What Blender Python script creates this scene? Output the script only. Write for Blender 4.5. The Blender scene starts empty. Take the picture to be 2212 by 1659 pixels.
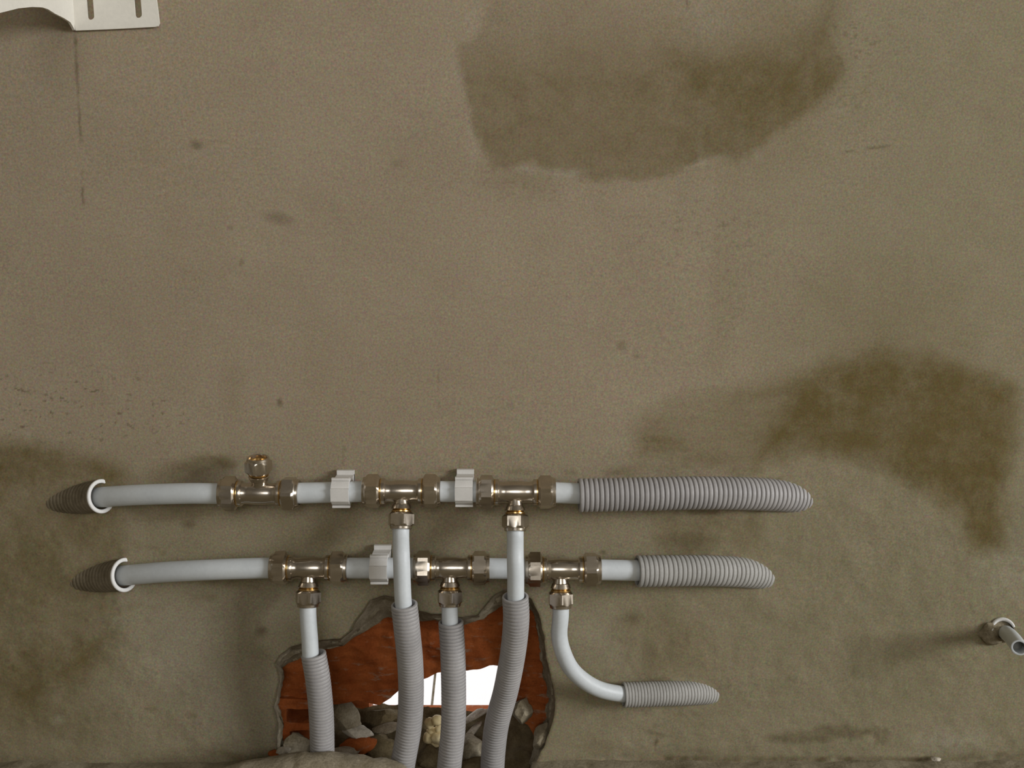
import bpy, bmesh, math, random
import numpy as np
from mathutils import Vector, Matrix, noise as mnoise

random.seed(7)
S = bpy.context.scene
COL = S.collection
rad = math.radians

# ------------------------------------------------------------------ camera
W, H, F = 2212.0, 1659.0, 2124.0           # frame and focal length in pixels
PITCH = rad(9.0)
CAM = Vector((0.0, -0.92, 0.531))
cam_d = bpy.data.cameras.new('camera')
cam_d.sensor_fit = 'HORIZONTAL'; cam_d.sensor_width = 36.0
cam_d.lens = 36.0 * F / W
cam_d.clip_start = 0.01
cam = bpy.data.objects.new('camera', cam_d)
cam.location = CAM
cam.rotation_euler = (rad(90) - PITCH, 0, 0)
COL.objects.link(cam); S.camera = cam

# ------------------------------------------------------------------ world, window light, exposure
wd = bpy.data.worlds.new('overcast_sky'); S.world = wd; wd.use_nodes = True
wd.node_tree.nodes['Background'].inputs[0].default_value = (0.93, 0.97, 1.0, 1)
wd.node_tree.nodes['Background'].inputs[1].default_value = 1.0

def window_light(name, loc, rot, sx, sy, radiance, color):
    l = bpy.data.lights.new(name, 'AREA'); l.shape = 'RECTANGLE'
    l.size = sx; l.size_y = sy; l.color = color
    l.energy = radiance * math.pi * sx * sy
    o = bpy.data.objects.new(name, l); o.location = loc; o.rotation_euler = rot
    COL.objects.link(o); return o

ROOM = dict(x0=-1.8, x1=4.0, y0=-3.2, y1=0.0, z0=0.0, z1=2.5)
WIN_R = dict(a0=-2.75, a1=-1.25, z0=0.75, z1=1.95)     # opening in the right wall (y range)
WIN_F = dict(a0=-0.5, a1=0.5, z0=1.0, z1=1.9)          # opening in the wall behind the camera (x range)
window_light('window_daylight_side', (ROOM['x1'] - 0.01, (WIN_R['a0'] + WIN_R['a1']) / 2, (WIN_R['z0'] + WIN_R['z1']) / 2),
             (0, rad(90), 0), WIN_R['z1'] - WIN_R['z0'], WIN_R['a1'] - WIN_R['a0'], 15.5, (0.97, 0.985, 1.0))
window_light('window_daylight_rear', ((WIN_F['a0'] + WIN_F['a1']) / 2, ROOM['y0'] + 0.01, (WIN_F['z0'] + WIN_F['z1']) / 2),
             (rad(90), 0, 0), WIN_F['a1'] - WIN_F['a0'], WIN_F['z1'] - WIN_F['z0'], 2.4, (1.0, 0.97, 0.92))

S.view_settings.view_transform = 'Standard'; S.view_settings.look = 'None'
S.view_settings.gamma = 1.0; S.view_settings.use_curve_mapping = False
S.view_settings.exposure = 0.95

# ------------------------------------------------------------------ helpers
cp, sp = math.cos(PITCH), math.sin(PITCH)

def ray(px, py):
    u, v = (px - W / 2) / F, (H / 2 - py) / F
    return Vector((u, cp + v * sp, -sp + v * cp))

def P(px, py, d=0.0):
    """point seen at a pixel, standing d metres in front of the wall face"""
    r = ray(px, py); t = (-d - CAM.y) / r.y
    return CAM + r * t

def PX(px, py, X):
    r = ray(px, py); t = (X - CAM.x) / r.x
    return CAM + r * t

def PZ(px, py, Z):
    r = ray(px, py); t = (Z - CAM.z) / r.z
    return CAM + r * t

def mpp(p):
    """metres per pixel at a point"""
    v = Vector(p) - CAM
    return (v.y * cp - v.z * sp) / F

def obj(name, me, mat, parent=None, smooth=None):
    o = bpy.data.objects.new(name, me); COL.objects.link(o)
    if mat is not None: me.materials.append(mat)
    if smooth is not None:
        me.polygons.foreach_set('use_smooth', [True] * len(me.polygons))
        me.set_sharp_from_angle(angle=rad(smooth))
    if parent is not None: o.parent = parent
    return o

def tag(o, label, cat, group=None):
    o['label'] = label; o['category'] = cat
    if group: o['group'] = group
    return o

def struct(o):
    o['kind'] = 'structure'; return o

def thing(name, label, cat, loc, group=None):
    o = bpy.data.objects.new(name, None); o.empty_display_size = 0.02
    o.location = loc; COL.objects.link(o)
    return tag(o, label, cat, group)

def mesh(verts, faces, name='m'):
    me = bpy.data.meshes.new(name)
    me.from_pydata([tuple(v) for v in verts], [], faces); me.update()
    return me

def np_mesh(verts, quads, name='m'):
    me = bpy.data.meshes.new(name)
    n, m = len(verts), len(quads)
    me.vertices.add(n); me.vertices.foreach_set('co', np.asarray(verts, np.float32).ravel())
    me.loops.add(m * 4); me.loops.foreach_set('vertex_index', np.asarray(quads, np.int32).ravel())
    me.polygons.add(m)
    me.polygons.foreach_set('loop_start', np.arange(0, m * 4, 4, dtype=np.int32))
    me.polygons.foreach_set('loop_total', np.full(m, 4, np.int32))
    me.update(calc_edges=True); me.validate()
    return me

class MB:
    """collects pieces of one mesh"""
    def __init__(self): self.v = []; self.f = []
    def add(self, vs, fs):
        b = len(self.v); self.v += [Vector(v) for v in vs]
        self.f += [tuple(i + b for i in f) for f in fs]; return self
    def box(self, a, b):
        x0, y0, z0 = a; x1, y1, z1 = b
        return self.add([(x0, y0, z0), (x1, y0, z0), (x1, y1, z0), (x0, y1, z0), (x0, y0, z1), (x1, y0, z1), (x1, y1, z1), (x0, y1, z1)],
                        [(0, 3, 2, 1), (4, 5, 6, 7), (0, 1, 5, 4), (1, 2, 6, 5), (2, 3, 7, 6), (3, 0, 4, 7)])
    def mesh(self, name='m'): return mesh(self.v, self.f, name)

def frame_for(d, up=Vector((0, 0, 1))):
    d = d.normalized()
    a = d.cross(up)
    if a.length < 1e-4: a = d.cross(Vector((1, 0, 0)))
    a.normalize(); b = a.cross(d); b.normalize()
    return a, b, d

def lathe(mb, origin, axis, prof, seg=32, rot=0.0, rfun=None, up=Vector((0, -1, 0.001))):
    """prof: list of (distance along axis, radius); rfun(theta, radius) may shape the section"""
    a, b, d = frame_for(axis, up)
    vs, fs = [], []
    for (t, r) in prof:
        for k in range(seg):
            th = 2 * math.pi * k / seg + rot
            rr = rfun(th - rot, r) if rfun else r
            vs.append(origin + d * t + (a * math.cos(th) + b * math.sin(th)) * rr)
    for i in range(len(prof) - 1):
        for k in range(seg):
            k2 = (k + 1) % seg
            fs.append((i * seg + k, i * seg + k2, (i + 1) * seg + k2, (i + 1) * seg + k))
    mb.add(vs, fs); return mb

def spline(pts, n=24):
    pts = [Vector(p) for p in pts]
    q = [pts[0] * 2 - pts[1]] + pts + [pts[-1] * 2 - pts[-2]]
    out = []
    for i in range(1, len(q) - 2):
        for k in range(n):
            t = k / n
            p0, p1, p2, p3 = q[i - 1], q[i], q[i + 1], q[i + 2]
            out.append(0.5 * ((2 * p1) + (p2 - p0) * t + (2 * p0 - 5 * p1 + 4 * p2 - p3) * t * t + (3 * p1 - p0 - 3 * p2 + p3) * t ** 3))
    out.append(pts[-1]); return out

def resample(path, svals):
    L = [0.0]
    for a, b in zip(path, path[1:]): L.append(L[-1] + (b - a).length)
    out = []; j = 0
    for s in svals:
        s = min(max(s, 0.0), L[-1])
        while j < len(L) - 2 and L[j + 1] < s: j += 1
        t = (s - L[j]) / max(1e-9, L[j + 1] - L[j])
        out.append(path[j].lerp(path[j + 1], t))
    return out

def plen(path): return sum((b - a).length for a, b in zip(path, path[1:]))

def sweep(mb, centers, radii, seg=24, tans=None, caps=False):
    n = len(centers)
    if tans is None:
        tans = []
        for i in range(n):
            t = centers[min(i + 1, n - 1)] - centers[max(i - 1, 0)]
            tans.append(t.normalized() if t.length > 1e-9 else (tans[-1] if tans else Vector((0, 0, 1))))
    a, b, d = frame_for(tans[0], Vector((0, -1, 0.01)))
    vs, fs = [], []
    for i in range(n):
        t = tans[i]
        a = (a - t * a.dot(t)).normalized(); b = t.cross(a)
        for k in range(seg):
            th = 2 * math.pi * k / seg
            vs.append(centers[i] + (a * math.cos(th) + b * math.sin(th)) * radii[i])
    for i in range(n - 1):
        for k in range(seg):
            k2 = (k + 1) % seg
            fs.append((i * seg + k, i * seg + k2, (i + 1) * seg + k2, (i + 1) * seg + k))
    if caps:
        fs.append(tuple(reversed(range(seg)))); fs.append(tuple(range((n - 1) * seg, n * seg)))
    mb.add(vs, fs); return mb

def pipe_mesh(pts, r, seg=28, wall=None, open_end=False):
    path = spline(pts, 16)
    L = plen(path); n = max(6, int(L / 0.004))
    s = [L * i / n for i in range(n + 1)]
    c = resample(path, s); R = [r] * len(c)
    if open_end:                                    # hollow end: lip and bore
        t = (c[-1] - c[-2]).normalized()
        tn = []
        for i in range(len(c)): tn.append((c[min(i + 1, len(c) - 1)] - c[max(i - 1, 0)]).normalized())
        e = c[-1]
        c += [e + t * 0.0004, e + t * 0.0004, e, e - t * 0.02, e - t * 0.02]
        R += [r - 0.0004, r - wall + 0.0003, r - wall, r - wall, 0.0001]
        tn += [t] * 5
        return sweep(MB(), c, R, seg, tn).mesh()
    return sweep(MB(), c, R, seg, caps=True).mesh()

def conduit_mesh(pts, r, pitch=0.0044, depth=0.0011, seg=32, start_open=True, end_open=False, wall=0.0012):
    path = spline(pts, 20)
    L = plen(path); s, R = [], []
    prof = [(0.0, 0.30), (0.08, 0.86), (0.20, 1.0), (0.62, 1.0), (0.76, 0.86), (0.84, 0.25), (0.92, 0.0)]
    k = 0
    while k * pitch < L - pitch:
        for f, h in prof:
            s.append((k + f) * pitch); R.append(r - depth * (1 - h))
        k += 1
    s.append(L); R.append(r - depth * 0.3)
    c = resample(path, s)
    fine = resample(path, [min(x + 0.0008, L) for x in s]); back = resample(path, [max(x - 0.0008, 0) for x in s])
    tn = [(f - b).normalized() for f, b in zip(fine, back)]
    if start_open:
        t = tn[0]; e = c[0]; ri = r - depth - wall
        c = [e + t * 0.03, e + t * 0.002, e - t * 0.0002] + c
        R = [ri, ri, ri + 0.0004] + R; tn = [t] * 3 + tn
    if end_open:
        t = tn[-1]; e = c[-1]; ri = r - depth - wall
        c = c + [e + t * 0.0002, e - t * 0.002, e - t * 0.03]
        R = R + [ri + 0.0004, ri, ri]; tn = tn + [t] * 3
    return sweep(MB(), c, R, seg, tn).mesh()

def rock_mesh(rx, ry, rz, seed, sub=3, amp=0.35, facet=True):
    bm = bmesh.new(); bmesh.ops.create_icosphere(bm, subdivisions=sub, radius=1.0)
    for v in bm.verts:
        d = v.co.normalized()
        n = mnoise.noise(d * 1.3 + Vector((seed * 3.7, seed, 0))) * amp + mnoise.noise(d * 3.1 + Vector((seed, 5, seed))) * amp * 0.45
        p = d * (1 + n)
        if facet:
            for k in range(5):
                h = Vector((math.sin(seed * 9 + k * 2.4), math.cos(seed * 5 + k * 1.7), math.sin(seed * 3 + k * 3.1))).normalized()
                q = p.dot(h)
                if q > 0.72: p -= h * (q - 0.72) * 0.85
        v.co = Vector((p.x * rx, p.y * ry, p.z * rz))
    me = bpy.data.meshes.new('m'); bm.to_mesh(me); bm.free(); return me

# ---- 2D polygon tools in pixel space (numpy)
def sdf(poly, X, Y):
    poly = np.asarray(poly, float); n = len(poly)
    d = np.full(X.shape, 1e12); ins = np.zeros(X.shape, bool)
    for i in range(n):
        ax, ay = poly[i]; bx, by = poly[(i + 1) % n]
        ex, ey = bx - ax, by - ay
        wx, wy = X - ax, Y - ay
        t = np.clip((wx * ex + wy * ey) / (ex * ex + ey * ey + 1e-12), 0, 1)
        d = np.minimum(d, (wx - ex * t) ** 2 + (wy - ey * t) ** 2)
        c = ((ay > Y) != (by > Y)) & (X < ex * (Y - ay) / (ey + 1e-12) + ax)
        ins ^= c
    d = np.sqrt(d)
    return np.where(ins, -d, d)

def nearest(poly, X, Y):
    poly = np.asarray(poly, float); n = len(poly)
    best = np.full(X.shape, 1e18); bx_, by_ = X.copy(), Y.copy()
    for i in range(n):
        ax, ay = poly[i]; ex, ey = poly[(i + 1) % n] - poly[i]
        t = np.clip(((X - ax) * ex + (Y - ay) * ey) / (ex * ex + ey * ey + 1e-12), 0, 1)
        qx, qy = ax + ex * t, ay + ey * t
        d = (X - qx) ** 2 + (Y - qy) ** 2
        m = d < best
        best = np.where(m, d, best); bx_ = np.where(m, qx, bx_); by_ = np.where(m, qy, by_)
    return bx_, by_

_rng = np.random.RandomState(11)
_LAT = _rng.rand(256, 256)
def vnoise(X, Y, off=0):
    xi, yi = np.floor(X).astype(int), np.floor(Y).astype(int)
    fx, fy = X - xi, Y - yi
    fx = fx * fx * (3 - 2 * fx); fy = fy * fy * (3 - 2 * fy)
    g = lambda a, b: _LAT[(a + off * 37) & 255, (b + off * 91) & 255]
    return (g(xi, yi) * (1 - fx) + g(xi + 1, yi) * fx) * (1 - fy) + (g(xi, yi + 1) * (1 - fx) + g(xi + 1, yi + 1) * fx) * fy

def fbm(X, Y, scale, octv=4, off=0, gain=0.55):
    s = np.zeros(np.shape(X)); a, t = 1.0, 0.0
    f = 1.0 / scale
    for o in range(octv):
        s += a * (vnoise(X * f, Y * f, off + o) - 0.5); t += a; a *= gain; f *= 2.03
    return s / t * 2           # about -1..1

def rough_poly(poly, step=9, amp=4, seed=0, scale=26):
    out = []; n = len(poly)
    for i in range(n):
        a, b = np.array(poly[i], float), np.array(poly[(i + 1) % n], float)
        m = max(1, int(np.linalg.norm(b - a) / step))
        for k in range(m): out.append(a + (b - a) * k / m)
    out = np.array(out)
    nx = fbm(out[:, 0], out[:, 1], scale, 3, 3 + seed); ny = fbm(out[:, 0], out[:, 1], scale, 3, 13 + seed)
    return out + np.stack([nx, ny], 1) * amp

# ------------------------------------------------------------------ materials
def nt(name):
    m = bpy.data.materials.new(name); m.use_nodes = True
    t = m.node_tree; return m, t, t.nodes['Principled BSDF'], t.nodes, t.links

def noise_node(N, L, scale, detail=4, rough=0.6, coord=None):
    n = N.new('ShaderNodeTexNoise'); n.inputs['Scale'].default_value = scale
    n.inputs['Detail'].default_value = detail; n.inputs['Roughness'].default_value = rough
    if coord is not None: L.new(coord, n.inputs['Vector'])
    return n

def mixc(N, L, fac, a, b, mode='MIX'):
    m = N.new('ShaderNodeMix'); m.data_type = 'RGBA'; m.blend_type = mode
    for s, v in ((0, fac), (6, a), (7, b)):
        if isinstance(v, (int, float)): m.inputs[s].default_value = v
        elif isinstance(v, tuple): m.inputs[s].default_value = (*v, 1) if len(v) == 3 else v
        else: L.new(v, m.inputs[s])
    return m.outputs[2]

def maprange(N, L, x, a, b, c, d):
    m = N.new('ShaderNodeMapRange'); m.inputs[1].default_value = a; m.inputs[2].default_value = b
    m.inputs[3].default_value = c; m.inputs[4].default_value = d
    L.new(x, m.inputs[0]); return m.outputs[0]

def speckled(name, c1, c2, scale=40, rough=0.85, bump=0.2, fine=600, metallic=0.0, spec=0.3, bdist=0.002, grain=0.12):
    m, t, B, N, L = nt(name)
    co = N.new('ShaderNodeTexCoord').outputs['Object']
    n1 = noise_node(N, L, scale, 5, 0.62, co)
    f = maprange(N, L, n1.outputs[0], 0.35, 0.65, 0, 1)
    c = mixc(N, L, f, c1, c2)
    n2 = noise_node(N, L, fine, 2, 0.7, co)
    g = maprange(N, L, n2.outputs[0], 0.3, 0.7, 1 - grain, 1 + grain)
    c = mixc(N, L, 1.0, c, g, 'MULTIPLY')
    L.new(c, B.inputs['Base Color'])
    B.inputs['Roughness'].default_value = rough; B.inputs['Metallic'].default_value = metallic
    B.inputs['Specular IOR Level'].default_value = spec
    if bump:
        b = N.new('ShaderNodeBump'); b.inputs['Strength'].default_value = bump; b.inputs['Distance'].default_value = bdist
        n3 = noise_node(N, L, scale * 4, 6, 0.65, co)
        L.new(n3.outputs[0], b.inputs['Height']); L.new(b.outputs[0], B.inputs['Normal'])
    return m

M = {}
M['pipe'] = speckled('white_composite_pipe', (0.57, 0.60, 0.62), (0.62, 0.65, 0.665), 25, 0.46, 0, 300, 0, 0.45, grain=0.03)
M['pipe_bore'] = speckled('pipe_bore_grey', (0.25, 0.25, 0.22), (0.3, 0.3, 0.27), 60, 0.5, 0)
M['conduit'] = speckled('grey_corrugated_plastic', (0.33, 0.316, 0.312), (0.39, 0.373, 0.367), 30, 0.5, 0, 400, 0, 0.35, grain=0.05)
M['conduit_dusty'] = speckled('dusty_corrugated_plastic', (0.34, 0.33, 0.31), (0.41, 0.40, 0.38), 35, 0.65, 0.05, 500, 0, 0.3, grain=0.07)
M['conduit_caked'] = speckled('cement_caked_conduit', (0.13, 0.105, 0.065), (0.22, 0.185, 0.13), 45, 0.9, 0.3, 400)
M['rim'] = speckled('white_plastic_rim', (0.72, 0.71, 0.69), (0.78, 0.77, 0.75), 60, 0.45, 0, grain=0.03)
M['nickel'] = speckled('nickel_plated_brass', (0.52, 0.46, 0.385), (0.62, 0.555, 0.475), 60, 0.25, 0.06, 900, 1.0, 0.5, 0.0006, grain=0.05)
M['brass'] = speckled('bare_brass', (0.60, 0.39, 0.15), (0.70, 0.48, 0.21), 80, 0.24, 0.03, 600, 1.0, 0.5, 0.0004, grain=0.05)
M['clip'] = speckled('white_clip_plastic', (0.64, 0.62, 0.59), (0.70, 0.68, 0.65), 40, 0.5, 0, grain=0.03)
M['enamel'] = speckled('cream_white_enamel', (0.70, 0.67, 0.60), (0.74, 0.71, 0.64), 25, 0.35, 0.02, 300, 0, 0.5, grain=0.03)
M['brick'] = speckled('red_clay_brick', (0.30, 0.066, 0.014), (0.40, 0.11, 0.028), 45, 0.9, 0.4, 500, grain=0.15)
M['mortar'] = speckled('grey_mortar', (0.19, 0.155, 0.095), (0.33, 0.285, 0.205), 60, 0.95, 0.5, 500, grain=0.2)
M['mortar_pale'] = speckled('pale_mortar', (0.36, 0.32, 0.25), (0.52, 0.47, 0.39), 60, 0.95, 0.5, 500, grain=0.15)
M['mortar_dark'] = speckled('dark_rubble', (0.10, 0.075, 0.035), (0.18, 0.14, 0.075), 60, 0.95, 0.5, 500, grain=0.2)
M['foam'] = speckled('yellow_foam', (0.68, 0.54, 0.28), (0.80, 0.68, 0.42), 50, 0.7, 0.25, 300, grain=0.06)
M['concrete'] = speckled('pale_paving', (0.74, 0.74, 0.72), (0.82, 0.82, 0.80), 3, 0.8, 0)
M['plain_wall'] = speckled('cement_render', (0.20, 0.175, 0.13), (0.25, 0.22, 0.17), 3, 0.9, 0.1)
M['ceiling'] = speckled('ceiling_render', (0.22, 0.205, 0.18), (0.26, 0.245, 0.22), 3, 0.9, 0.1)
M['floor'] = speckled('cement_screed', (0.17, 0.14, 0.085), (0.30, 0.26, 0.18), 30, 0.95, 0.5, 400, grain=0.2)

def brick_material():
    m, t, B, N, L = nt('dusty_clay_brick')
    co = N.new('ShaderNodeTexCoord').outputs['Object']
    n1 = noise_node(N, L, 40, 5, 0.6, co)
    c = mixc(N, L, maprange(N, L, n1.outputs[0], 0.35, 0.65, 0, 1), (0.25, 0.058, 0.012), (0.345, 0.095, 0.023))
    n2 = noise_node(N, L, 55, 6, 0.7, co)
    mp = N.new('ShaderNodeMapping'); mp.inputs['Scale'].default_value = (1.0, 1.0, 3.2); L.new(co, mp.inputs[0]); L.new(mp.outputs[0], n2.inputs['Vector'])
    c = mixc(N, L, maprange(N, L, n2.outputs[0], 0.57, 0.72, 0, 0.75), c, (0.30, 0.25, 0.18))
    c = mixc(N, L, maprange(N, L, n2.outputs[0], 0.40, 0.26, 0, 0.8), c, (0.10, 0.028, 0.010))
    g = noise_node(N, L, 500, 2, 0.7, co)
    c = mixc(N, L, 1.0, c, maprange(N, L, g.outputs[0], 0.3, 0.7, 0.84, 1.16), 'MULTIPLY')
    L.new(c, B.inputs['Base Color']); B.inputs['Roughness'].default_value = 0.92; B.inputs['Specular IOR Level'].default_value = 0.2
    w = N.new('ShaderNodeTexWave'); w.wave_type = 'BANDS'; w.bands_direction = 'Z'; w.inputs['Scale'].default_value = 28; w.inputs['Distortion'].default_value = 6; w.inputs['Detail'].default_value = 4
    L.new(co, w.inputs['Vector'])
    h = mixc(N, L, 0.5, w.outputs[0], n2.outputs[0])
    b = N.new('ShaderNodeBump'); b.inputs['Strength'].default_value = 0.6; b.inputs['Distance'].default_value = 0.003
    L.new(h, b.inputs['Height']); L.new(b.outputs[0], B.inputs['Normal'])
    return m
M['brick'] = brick_material()

def wall_material():
    m, t, B, N, L = nt('stained_cement_plaster')
    co = N.new('ShaderNodeTexCoord').outputs['Object']
    at = N.new('ShaderNodeAttribute'); at.attribute_name = 'stain'
    sep = N.new('ShaderNodeSeparateColor'); L.new(at.outputs['Color'], sep.inputs[0])
    at2 = N.new('ShaderNodeAttribute'); at2.attribute_name = 'tone'
    sep2 = N.new('ShaderNodeSeparateColor'); L.new(at2.outputs['Color'], sep2.inputs[0])
    big = noise_node(N, L, 7, 5, 0.6, co)
    c = mixc(N, L, maprange(N, L, big.outputs[0], 0.35, 0.65, 0, 1), (0.305, 0.246, 0.168), (0.340, 0.278, 0.194))
    c = mixc(N, L, sep2.outputs[0], c, (0.238, 0.208, 0.128))        # olive lower and right: damper cement, plus vignette shading painted into the colour
    c = mixc(N, L, sep.outputs[2], c, (0.43, 0.39, 0.31))            # salts and smooth skim
    c = mixc(N, L, sep.outputs[0], c, (0.130, 0.096, 0.036))         # damp
    c = mixc(N, L, sep.outputs[1], c, (0.085, 0.062, 0.028))         # dirt, cracks
    # sandy grain
    g1 = noise_node(N, L, 520, 2, 0.7, co)
    c = mixc(N, L, 1.0, c, maprange(N, L, g1.outputs[0], 0.25, 0.75, 0.80, 1.20), 'MULTIPLY')
    g2 = noise_node(N, L, 430, 2, 0.7, co)
    c = mixc(N, L, 0.40, c, g2.outputs[1], 'OVERLAY')
    L.new(c, B.inputs['Base Color'])
    B.inputs['Roughness'].default_value = 0.93; B.inputs['Specular IOR Level'].default_value = 0.2
    b = N.new('ShaderNodeBump'); b.inputs['Strength'].default_value = 0.22; b.inputs['Distance'].default_value = 0.0006
    n3 = noise_node(N, L, 700, 3, 0.7, co)
    L.new(n3.outputs[0], b.inputs['Height']); L.new(b.outputs[0], B.inputs['Normal'])
    return m
M['wall'] = wall_material()

# ------------------------------------------------------------------ room shell
R = ROOM
T = 0.12
def walls_with_opening(name, axis, at, thick, lo, hi, win):
    mb = MB()
    for (a0, a1, z0, z1) in ((lo, win['a0'], -0.1, R['z1']), (win['a1'], hi, -0.1, R['z1']), (win['a0'], win['a1'], -0.1, win['z0']), (win['a0'], win['a1'], win['z1'], R['z1'])):
        if axis == 'x': mb.box((at, a0, z0), (at + thick, a1, z1))
        else: mb.box((a0, at, z0), (a1, at + thick, z1))
    return struct(obj(name, mb.mesh(name), M['plain_wall']))
walls_with_opening('wall_right', 'x', R['x1'], T, R['y0'] - T, T, WIN_R)
walls_with_opening('wall_front', 'y', R['y0'] - T, T, R['x0'], R['x1'], WIN_F)
struct(obj('wall_left', MB().box((R['x0'] - T, R['y0'] - T, -0.1), (R['x0'], T, R['z1'])).mesh(), M['plain_wall']))
struct(obj('ceiling', MB().box((R['x0'] - T, R['y0'] - T, R['z1']), (R['x1'] + T, T, R['z1'] + 0.1)).mesh(), M['ceiling']))

# ------------------------------------------------------------------ the plastered wall with its hole
HOLE_OUT = [(612, 1740), (600, 1645), (597, 1600), (600, 1560), (592, 1530), (600, 1490), (606, 1460), (598, 1435), (608, 1415), (630, 1400), (650, 1390), (690, 1384),
            (740, 1380), (762, 1362), (780, 1330), (800, 1297), (825, 1290), (850, 1292), (900, 1302), (906, 1322), (955, 1326), (1000, 1334),
            (1036, 1326), (1052, 1302), (1068, 1285), (1090, 1276), (1130, 1280), (1150, 1295), (1165, 1330), (1175, 1380), (1182, 1420),
            (1190, 1470), (1199, 1510), (1196, 1550), (1182, 1590), (1168, 1625), (1160, 1650), (1150, 1740)]
HOLE_IN = [(622, 1740), (614, 1645), (612, 1600), (612, 1560), (604, 1530), (606, 1490), (614, 1465), (610, 1443), (622, 1432), (642, 1424), (664, 1414), (700, 1404),
           (740, 1396), (768, 1376), (800, 1356), (826, 1338), (838, 1335), (856, 1338), (900, 1340), (910, 1341), (955, 1343), (1004, 1350),
           (1044, 1338), (1062, 1322), (1078, 1312), (1094, 1306), (1130, 1308), (1146, 1316), (1155, 1340), (1163, 1384), (1168, 1422),
           (1174, 1470), (1178, 1510), (1174, 1548), (1162, 1588), (1150, 1625), (1142, 1650), (1136, 1740)]

def sm(d, soft): return 1 - np.clip((d + soft) / (2 * soft), 0, 1) ** 1

def build_wall():
    pitch = 0.0013
    dx = np.arange(-0.56, 0.5601, pitch); dz = np.arange(-0.06, 0.79, pitch)
    xs = np.concatenate([np.linspace(R['x0'], -0.58, 8), dx, np.linspace(0.58, R['x1'], 16)])
    zs = np.concatenate([[-0.1, -0.08], dz, np.linspace(0.81, R['z1'], 9)])
    X, Z = np.meshgrid(xs, zs)                       # rows are z
    # pixel coordinates of every wall point
    vy, vz = -CAM.y, Z - CAM.z
    dep = vy * cp - vz * sp
    PXx = W / 2 + F * X / dep; PYy = H / 2 - F * (vy * sp + vz * cp) / dep
    nz, nx = X.shape
    hole = rough_poly(HOLE_OUT, 8, 5, 1)
    sd = sdf(hole, PXx, PYy) if False else None
    cx = (X[:-1, :-1] + X[1:, 1:]) / 2; cz = (Z[:-1, :-1] + Z[1:, 1:]) / 2
    depc = vy * cp - (cz - CAM.z) * sp
    CPX = W / 2 + F * cx / depc; CPY = H / 2 - F * (vy * sp + (cz - CAM.z) * cp) / depc
    inb = (CPX > 560) & (CPX < 1230) & (CPY > 1240)
    s = np.full(CPX.shape, 1.0); s[inb] = sdf(hole, CPX[inb], CPY[inb])
    inside = s < 0
    idx = np.arange(nz * nx).reshape(nz, nx)
    keep = ~inside
    quads = np.stack([idx[:-1, :-1][keep], idx[:-1, 1:][keep], idx[1:, 1:][keep], idx[1:, :-1][keep]], 1)
    # boundary vertices of the hole: those used by kept and removed cells; snap to the outline
    used_k = np.zeros(nz * nx, bool); used_k[quads.ravel()] = True
    rq = np.stack([idx[:-1, :-1][inside], idx[:-1, 1:][inside], idx[1:, 1:][inside], idx[1:, :-1][inside]], 1)
    used_r = np.zeros(nz * nx, bool); used_r[rq.ravel()] = True
    bnd = np.where(used_k & used_r)[0]
    Xf, Zf = X.ravel().copy(), Z.ravel().copy()
    qx, qy = nearest(hole, PXx.ravel()[bnd], PYy.ravel()[bnd])
    for b, u, v in zip(bnd, qx, qy):
        p = P(u, v); Xf[b] = p.x; Zf[b] = p.z
    px, py = PXx.ravel(), PYy.ravel()
    # ---------------- relief
    Y = 0.0011 * fbm(Xf, Zf, 0.16, 4, 2) + 0.0004 * fbm(Xf, Zf * 3, 0.05, 3, 6)
    rough = np.clip(sdf([(0, 960), (300, 1000), (270, 1300), (600, 1500), (1200, 1600), (1300, 1300), (1450, 1080), (1700, 960), (2212, 900), (2300, 1700), (-50, 1700)], px, py) / -60, 0, 1)
    Y += rough * 0.0010 * fbm(Xf, Zf, 0.022, 4, 9)
    # ---------------- stains: where they sit on the wall
    wx = px + 26 * fbm(px, py, 120, 4, 20) + 7 * fbm(px, py, 16, 3, 24)
    wy = py + 26 * fbm(px, py, 120, 4, 21) + 7 * fbm(px, py, 16, 3, 25)
    def area(poly, soft): return np.clip(0.5 - sdf(poly, wx, wy) / (2 * soft), 0, 1)
    def blob(x, y, rx, ry, soft=0.5, rot=0.0, warp=1.0):
        ux, uy = px + (wx - px) * warp - x, py + (wy - py) * warp - y
        c, s_ = math.cos(rot), math.sin(rot)
        q = np.sqrt(((ux * c + uy * s_) / rx) ** 2 + ((-ux * s_ + uy * c) / ry) ** 2)
        return np.clip((1 + soft - q) / (2 * soft), 0, 1)
    def line(x0, y0, x1, y1, w, brk=0.0, off=0):
        L2 = (x1 - x0) ** 2 + (y1 - y0) ** 2
        t = np.clip(((px - x0) * (x1 - x0) + (py - y0) * (y1 - y0)) / L2, 0, 1)
        jx = 3 * fbm(px, py, 22, 3, 31 + off); jy = 3 * fbm(px, py, 22, 3, 41 + off)
        d = np.hypot(px + jx - x0 - t * (x1 - x0), py + jy - y0 - t * (y1 - y0))
        m = np.clip(1.4 - d / w, 0, 1)
        if brk: m *= np.clip(0.5 + brk * fbm(px, py, 30, 3, 51 + off) * 2.5, 0, 1)
        return m
    mot = fbm(px, py, 60, 5, 60); fine = fbm(px, py, 14, 4, 64); streak = fbm(px, py * 6, 130, 4, 68)
    over = lambda a, b: 1 - (1 - a) * (1 - b)
    damp = np.zeros_like(px)
    # damp patch high on the wall
    s1 = area([(1070, -200), (1060, 10), (1040, 60), (990, 110), (985, 140), (1005, 190), (1020, 260), (1045, 330), (1068, 382), (1110, 372), (1160, 352), (1200, 362),
               (1250, 385), (1310, 402), (1380, 395), (1430, 372), (1500, 352), (1580, 352), (1650, 300), (1720, 250), (1790, 200), (1812, 150), (1785, 100), (1785, -200)], 9)
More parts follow.
